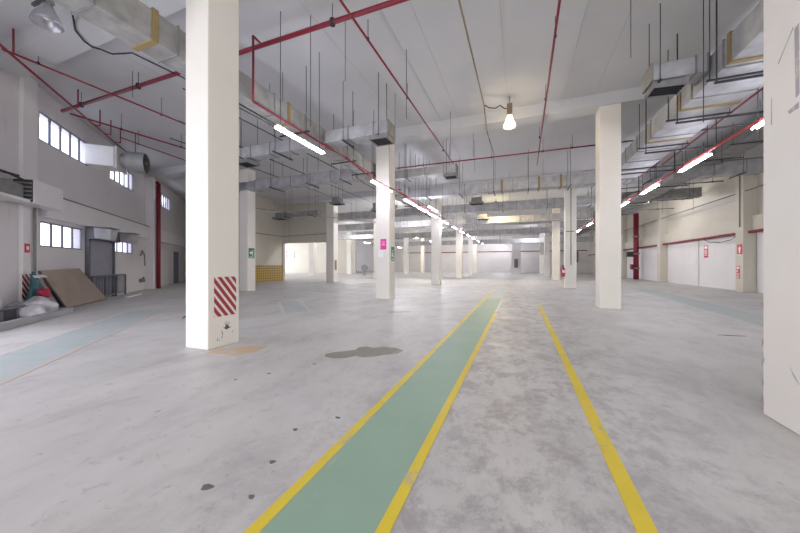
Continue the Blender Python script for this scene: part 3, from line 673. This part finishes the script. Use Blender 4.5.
# ---------------------------------------------------------------- fluorescent lights
def fluoro(x, y, z, L, label, group, rods=(.15, 1.65)):
    t = thing('fluorescent_light', label, 'light', (x, y, z), 0, group)
    MB().box(-.035,.035, 0, L, .03, .08).done('light_housing', 'white', t)
    for s in (-1, 1):
        MB().cyl((s*.042, .03, .015), (s*.042, L-.03, .015), .014, 8).done('light_tube', 'tube', t)
    for u in rods: MB().cyl((0, u, .08), (0, u, SL-z), .008, 6).done('hanger_rod', 'black', t)
    return t
places = ['largest lit fluorescent light of the left row, nearest the striped column',
 'second lit fluorescent light of the left row, right in front of the pink sign column', 'third fluorescent light of the left row, just right of the pink sign column',
 'fourth fluorescent light of the left row', 'fifth fluorescent light of the left row, close to the white column', 'sixth fluorescent light of the left row, just past the white column',
 'seventh fluorescent light of the left row', 'eighth fluorescent light of the left row', 'ninth fluorescent light of the left row', 'tenth fluorescent light of the left row',
 'eleventh fluorescent light of the left row', 'farthest fluorescent light of the left row']
for y, lab in zip((5.6,10.55,14.1,16.2,18.4,21.9,25.5,29,33,37,41.5,46.5), places):
    fluoro(-5.2, y, 4.64, 1.85, lab, 'left row of fluorescent lights', (.15, .95) if y == 16.2 else (.15, 1.65))
fluoro(-4.75, 16.8, 4.75, 1.85, 'extra fluorescent light hung parallel to the left row', 'left row of fluorescent lights')
places = ['nearest fluorescent light of the right row, cut by the big right column', 'second fluorescent light of the right row, largest one fully seen there',
          'third fluorescent light of the right row', 'fourth fluorescent light of the right row, just right of the plain tall column',
          'fifth fluorescent light of the right row, left of the plain tall column', 'sixth fluorescent light of the right row', 'seventh fluorescent light of the right row', 'farthest fluorescent light of the right row']
for y, lab in zip((7.9,11.45,15.05,18.7,22.6,27,32,38), places):
    fluoro(5.06, y, 4.64, 1.8, lab, 'right row of fluorescent lights')
# fluorescents added to brighten the farther bays
for x, y, lab in ((-12,43,'added fluorescent light far back in the middle bay'), (-22,42,'added fluorescent light in the bright far left bay'), (-33,34,'added fluorescent light deep in the room behind the opening'),
             (-24,29,'added fluorescent light above the doorway room behind the opening'), (-22,56,'added fluorescent light before the far left end wall'), (-2.5,60,'added fluorescent light before the middle of the far wall'), (-35,46,'added fluorescent light near the small window of the far room')):
    fluoro(x, y, 4.9, 1.85, lab, 'added fluorescent lights of the far bays')

def highbay(x, y, zt, r, label, lit, power=120, col=(1,.82,.5)):
    t = thing('high_bay_lamp', label, 'lamp', (x, y, zt))
    MB().box(-.09,.09,-.09,.09,-.42,-.02).done('ballast_box', 'conduit' if lit else 'galv_dark', t, bevel=.015)
    MB().cyl((0,0,-.02),(0,0,SL-zt),.02,8).done('stem', 'galv_dark', t)
    MB().lathe([(.07,-.42),(.10,-.48),(r*.62,-.60),(r*.88,-.72),(r,-.84),(r*.98,-.84),(r*.85,-.72),(r*.6,-.61),(.09,-.5)], seg=28).done('prismatic_shade', 'shade', t)
    b = MB().lathe([(0,-.52),(.05,-.54),(.075,-.62),(.06,-.72),(0,-.76)], seg=14).done('bulb', 'bulb' if lit else 'white', t)
    if lit:
        l = bpy.data.lights.new('lamp_glow', 'POINT'); l.energy = power; l.color = col; l.shadow_soft_size = 0.08
        o = bpy.data.objects.new('lamp_glow', l); C.objects.link(o); o.parent = t; o.location = (0, 0, -.88)
    return t
highbay(-.34, 11.55, 7.16, .21, 'lit warm high bay lamp with a glass shade hanging over the aisle', True, 90)
highbay(-9.2, 3.4, 7.36, .25, 'unlit glass shaded high bay lamp in the top left corner', False)
highbay(-2.0, 29.0, 7.2, .22, 'distant lit warm high bay lamp over the aisle, beyond the crossing ducts', True, 420)
highbay(-3.6, 62.5, 6.4, .22, 'distant lit lamp glowing close to the far wall', True, 300, (.95,.93,1))
for x, y, p_, c_, lab in ((1.5, 50.8, 450, (.95,.93,1), 'high bay lamp added as fill far back over the right half of the aisle'), (-10, 57, 500, (.97,.94,1), 'high bay lamp added as fill far back behind the left column row'),
                          (-18, 55.2, 600, (1,.90,.66), 'warm high bay lamp added as fill before the yellowish far wall'), (-9.8, 41, 500, (.97,.95,1), 'high bay lamp added as fill midway back behind the left column row'),
                          (-22, 38.2, 450, (1,.97,.95), 'high bay lamp added as fill in the bright bay beside the wide opening'), (-31, 42, 120, (1,.90,.72), 'warm high bay lamp added as fill in the room with the small window'),
                          (-11.0, 27.5, 600, (.97,.95,1), 'high bay lamp added as fill in the left bay before the bright far bays'), (9.3, 30, 160, (.97,.95,1), 'high bay lamp added as fill over the right aisle')):
    highbay(x, y, 7.25, .22, lab, True, p_, c_)  # these lamps are added to brighten the far and middle bays

# ---------------------------------------------------------------- left wall fittings
# roller shutter with its metal hoods
t = thing('roller_shutter', 'closed grey roller shutter door between the lower left windows', 'shutter door', wl(7.0, 0.0), WA)
m = MB().box(-1.12, 1.12, 0, .05, 0, 2.55)
for i in range(20): m.box(-1.10, 1.10, .05, .07, .06+i*.124, .14+i*.124)
m.done('curtain', 'shutter', t)
MB().box(-1.22,-1.10,0,.14,0,2.62).box(1.10,1.22,0,.14,0,2.62).done('guide_rail', 'darkgrey', t)
MB().box(-1.22,1.22,0,.36,2.58,3.10).done('roll_housing', 'darkgrey', t, bevel=.03)
for x, sgn, lab in ((8.05, 1, 'silver sheet metal hood left of the roller shutter'), (5.6, -1, 'silver sheet metal hood right of the roller shutter')):
    t = thing('metal_hood', lab, 'vent hood', wl(x, .365, 2.55), WA)
    MB().hexa([(-.32,0,.06),(.32,0,.06),(.24,.5,.0),(-.24,.5,.0)], [(-.42,0,.50),(.42,0,.50),(.38,.55,.46),(-.38,.55,.46)]).done('hood_body', 'galv', t, bevel=.02)
    MB().box(-.45,.45,-.0,.58,.50,.53).done('hood_rim', 'galv_dark', t)
# railing in front
t = thing('metal_railing', 'dark metal railing in front of the grey roller shutter', 'railing', wl(6.6, .28), WA)
MB().box(-1.6,1.75,-.02,.02,.98,1.05).box(-1.6,1.75,-.02,.02,.12,.17).done('rail', 'darkgrey', t)
for x in (-1.58, -.5, .6, 1.73): MB().box(x-.03,x+.03,-.03,.03,0,1.0).done('post', 'darkgrey', t)
for i in range(24):
    x = -1.48 + i*.136; MB().cyl((x,0,.14),(x,0,1.0),.013,6).done('baluster', 'darkgrey', t)
tag(MB().box(-.9,.9,-.06,.06,0,.05).done('white_plank', 'white', None, wl(6.4, 1.05), WA), 'thin white plank lying on the floor before the railing', 'plank')
# boards
def board(label, bl, br, tl, tr, mat, th=.03):
    P = [Vector(wl(*q)) for q in (bl, br, tr, tl)]
    nn = (P[1]-P[0]).cross(P[3]-P[0]).normalized()*th
    o = P[0].copy(); o.z = 0
    A = [p-o for p in P]; B = [p-o+nn for p in P]
    t = thing('leaning_board', label, 'board', o)
    MB().hexa(A, B).done('panel', mat, t)
    m = MB(); e = [A[0], A[3]]
    m.tube([A[0]-nn*.3, A[3]-nn*.3], .025, 6).tube([A[3]-nn*.3, A[2]-nn*.3], .012, 6).tube([A[0]-nn*.3, A[1]-nn*.3], .016, 6).done('edge_strip', 'board_edge', t)
    return t
board('large brown board leaning against the left wall, front one', (10.9,.60,.02), (7.75,.52,.02), (11.25,.10,1.30), (8.9,.08,1.36), 'plywood')
board('narrower pinkish board leaning behind the large brown board', (11.35,.46,.02), (10.97,.46,.02), (11.60,.06,1.26), (11.28,.06,1.28), 'board_back')
# hazard stripes on the pilaster
t = thing('hazard_panel', 'red and white striped panel on the left wall pilaster behind the debris', 'hazard marking', wl(12.0, .14, 0), WA)
m = MB()
MB().box(-.32,.12,0,.006,.45,1.22).done('panel_back', 'white', t)
for P in stripes(-.32,.12,.45,1.22,.20,.10,-1.1): m.plate(P, 'y', .006, .010)
m.done('stripe', 'hazred', t)
# projecting box and duct on the left
t = thing('wall_unit', 'cream box unit projecting from the left wall with a dark open end', 'air unit', wl(11.85, 0, 3.30), WA)
MB().box(-.75,.70,.16,.62,.02,.74).done('casing', 'white_wall', t, bevel=.015)
MB().box(.70,.74,.20,.60,.06,.70).done('open_end', 'dark', t)
m = MB()
for i in range(5): m.box(.74,.76,.20,.60,.10+i*.12,.14+i*.12)
m.done('end_louvre', 'galv_dark', t)
t = thing('wall_duct', 'dull metal duct with cables running along the near left wall', 'duct', wl(14.1, .04, 3.34), WA)
MB().box(-1.45,6,.06,.42,.10,.48).done('duct_body', 'galv_dark', t, bevel=.02)
MB().tube([(-1.45,.46,.60),(-.6,.46,.66),(2,.46,.62),(6,.46,.7)], .03).tube([(-1.45,.3,.74),(-.9,.3,.70),(2,.3,.78),(6,.3,.72)], .035).done('cable_bundle', 'cable', t)
MB().box(-1.45,6,0,.55,-.02,.06).done('shelf', 'white_wall', t)
# louvre box with the round fan
t = thing('exhaust_fan', 'white box with a silver round exhaust fan sticking out of the left wall', 'fan', wl(7.75, 0, 6.12), WA)
MB().box(-.45,.52,0,.95,-.42,.42).done('fan_box', 'white', t, bevel=.02)
MB().box(-.62,.48,.96,1.03,-.48,.48).done('box_flange', 'white_wall', t)
m0 = MB().cyl((-.1,1.25,0),(-.1,1.9,0),.45,28,caps=False).cyl((-.1,1.03,0),(-.1,1.25,0),.30,28,caps=False)
fd = m0.done('fan_drum', 'galv', t)
MB().cyl((-.1,1.84,0),(-.1,1.86,0),.435,28).done('fan_back', 'dark', t)
m = MB().cyl((-.1,1.86,0),(-.1,1.92,0),.07,12)
for i in range(6):
    mt = Matrix.Translation((-.1,1.89,0)) @ Matrix.Rotation(i*math.pi/3, 4, 'Y') @ Matrix.Rotation(.4, 4, 'X')
    m.box(-.05,.05,-.01,.01,.05,.36, mt)
m.done('fan_blade', 'galv_dark', fd)
m = MB()
for r in (.15,.26,.37):
    pts = [(-.1+r*math.cos(a*math.pi/12),1.93,r*math.sin(a*math.pi/12)) for a in range(25)]
    m.tube(pts, .006, 4)
m.done('fan_guard', 'black', fd)
MB().cyl((-.1,1.5,.40),(-.1,1.5,1.29),.015,6).done('hanger_rod', 'black', t)
# second, smaller fan farther along
t = thing('exhaust_fan', 'dark horn shaped fan partly hidden behind the left edge of the striped column', 'fan', wl(1.9, 3.0, 6.3), WA)
MB().cyl((0,0,0),(0,.5,0),.16,20,.34,caps=False).done('fan_drum', 'galv_dark', t)
MB().cyl((0,.1,0),(0,.12,0),.19,20).done('fan_back', 'dark', t)
MB().cyl((0,.25,.2),(0,.25,1.1),.012,6).done('hanger_rod', 'black', t)
# hoses/valves on wall near riser
t = thing('hose_valve', 'dark pipe valve fitting on the wall left of the red riser', 'valve', wl(1.9, 0, 1.95), WA)
MB().tube([(.35,.08,.1),(.2,.12,.25),(-.1,.12,.25),(-.25,.1,.05),(-.3,.1,-.5)], .035).cyl((.1,.1,.25),(.1,.1,.42),.06).done('valve_body', 'galv_dark', t)
t = thing('wall_meter', 'small dark meter box low on the wall left of the red riser', 'meter', wl(1.95, 0, .55), WA)
MB().box(-.28,.28,0,.14,-.08,.12).cyl((-.1,.1,.1),(-.1,.1,.22),.05).done('meter_body', 'darkgrey', t)
struct(MB().box(-3.6,-1.0,0,.05,0,2.6).done('door_1', 'white_wall', None, WO, WA, .01))
struct(MB().box(-6.6,-5.3,0,.06,0,2.6).done('door_2', 'bluedoor', None, WO, WA, .01))

# ---------------------------------------------------------------- debris behind the kerb
t = thing('floor_kerb', 'low grey kerb frame on the floor enclosing the debris at the left', 'kerb', wl(13.6, 1.30), WA)
MB().box(-1.35,5.0,-.06,.06,0,.17).done('kerb_side', 'kerb', t, bevel=.012)
MB().box(-1.47,-1.35,-1.05,-.06,0,.17).done('kerb_end', 'kerb', t, bevel=.012)
MB().box(-1.35,5.0,-1.05,-.06,0,.03).done('tray_floor', 'kerb', t)
def lump(name, label, cat, pos, sx, sy, sz, mat, seed, rz=0, rough=.25):
    rnd = random.Random(seed); bm = bmesh.new(); bmesh.ops.create_icosphere(bm, subdivisions=3, radius=1)
    ph = [Vector((rnd.uniform(-1,1), rnd.uniform(-1,1), rnd.uniform(-1,1))).normalized() for _ in range(9)]
    fr = [rnd.uniform(2, 7) for _ in range(9)]
    for v in bm.verts:
        k = 1 + rough*sum(math.sin(v.co.dot(p)*f+i) for i, (p, f) in enumerate(zip(ph, fr)))/4.0
        z = max(v.co.z*k, -.55)
        v.co = Vector((v.co.x*k*sx, v.co.y*k*sy, (z+.55)*sz/1.55))
    mb = MB(); mb.b.free(); mb.b = bm
    for f in bm.faces: f.smooth = seed % 2 == 0
    return tag(mb.done(name, mat, None, pos, rz), label, cat)
lump('plastic_bag', 'large crumpled white plastic bag on the right end of the debris', 'bag', wl(12.60, .76, .03), .38, .36, .50, 'plastic_bag', 2, WA)
lump('plastic_bag', 'smaller white plastic bag lying in the middle of the debris', 'bag', wl(13.3, .98, .03), .34, .24, .34, 'plastic_bag', 4, WA)
lump('plastic_sheet', 'grey crumpled plastic sheet between the two white bags', 'sheet', wl(13.05, .42, .03), .30, .22, .36, 'tarp', 7, WA, .4)
lump('plastic_sheet', 'pale sheet draped at the back of the debris', 'sheet', wl(13.60, .34, .03), .22, .22, .62, 'plastic_bag', 9, WA, .35)
t = thing('storage_crate', 'black plastic crate at the left end of the debris', 'crate', wl(14.15, .80, .03), WA)
MB().box(-.22,.22,-.18,.18,0,.04).box(-.22,-.19,-.18,.18,.04,.32).box(.19,.22,-.18,.18,.04,.32).box(-.19,.19,-.18,-.15,.04,.32).box(-.19,.19,.15,.18,.04,.32).done('crate_body', 'crate_black', t, bevel=.01)
MB().box(-.24,.24,-.20,-.15,.32,.35).box(-.24,.24,.15,.20,.32,.35).done('crate_rim', 'crate_black', t)
for i, (x, y, z, L, a, b, mt_, lab) in enumerate(((13.15,.85,.52,1.0,.25,.12,'galv','silver flat bar lying across the debris pile'), (13.3,.8,.36,.8,-.35,-.1,'darkgrey','dark flat bar crossing under the silver bar'),
                                   (13.0,.98,.32,.7,.1,.2,'white','white slat resting on the debris pile'))):
    o = tag(MB().box(-L/2,L/2,-.05,.05,-.012,.012).done('metal_bar', mt_, None, wl(x,y,z), WA+a), lab, 'bar'); o.rotation_euler.y = b
t = thing('white_bollard', 'short white post with a round cap at the left edge', 'post', wl(13.85, .30, 0), WA)
MB().cyl((0,0,0),(0,0,.62),.10,18).done('post_body', 'white', t); MB().lathe([(0,.74),(.10,.72),(.13,.66),(.13,.60),(.10,.60)], seg=18).done('post_cap', 'white', t)
lump('cloth_heap', 'dark teal cloth heap beside the leaning boards', 'cloth', wl(11.98, .36, .03), .20, .18, 1.12, 'teal', 3, WA, .3)
lump('red_cloth', 'bright red cloth hanging among the debris by the boards', 'cloth', wl(12.02, .60, .50), .15, .12, .30, 'redcloth', 5, WA, .35)
lump('plastic_sheet', 'pale blue white scrap on top of the teal cloth heap', 'sheet', wl(11.98, .46, 1.10), .15, .12, .10, 'plastic_bag', 11, WA, .4)

# ---------------------------------------------------------------- far distance fittings
t = thing('roller_shutter', 'wide pale roller shutter across the bottom of the far end wall', 'shutter door', (-5.4, 65.98, 0))
m = MB().box(-3.8,3.8,-.06,0,0,3.9)
for i in range(18): m.box(-3.75,3.75,-.085,-.06,.06+i*.21,.16+i*.21)
m.done('curtain', 'white_wall', t)
t = thing('storage_rack', 'tall pale rack standing in the bright bay right of the wide opening', 'rack', (-32.0, 52.0, 0))
for x in (-1.5, -.5, .5, 1.5): MB().box(x-.05,x+.05,-.3,-.2,0,4.6).done('upright', 'galv', t)
for z in (1.2, 2.4, 3.6, 4.5): MB().box(-1.5,1.5,-.3,.3,z,z+.06).done('shelf', 'galv', t)
t = thing('standing_fan', 'small dark round fan on a stand in the bright far bay', 'fan', (-21.5, 41.0, 0))
MB().cyl((0,0,1.05),(0,.2,1.05),.5,20).done('fan_head', 'galv_dark', t); MB().cyl((0,.1,0),(0,.1,.6),.05).cyl((0,.1,0),(0,.1,.06),.35,16).done('stand', 'darkgrey', t)
tag(MB().box(-.9,.9,-.2,-.003,2.0,4.05).done('louvre_panel', 'darkgrey', None, (9.2, 66.0, 0)), 'dark grey louvre panel on the far wall seen behind the plain tall column', 'panel')
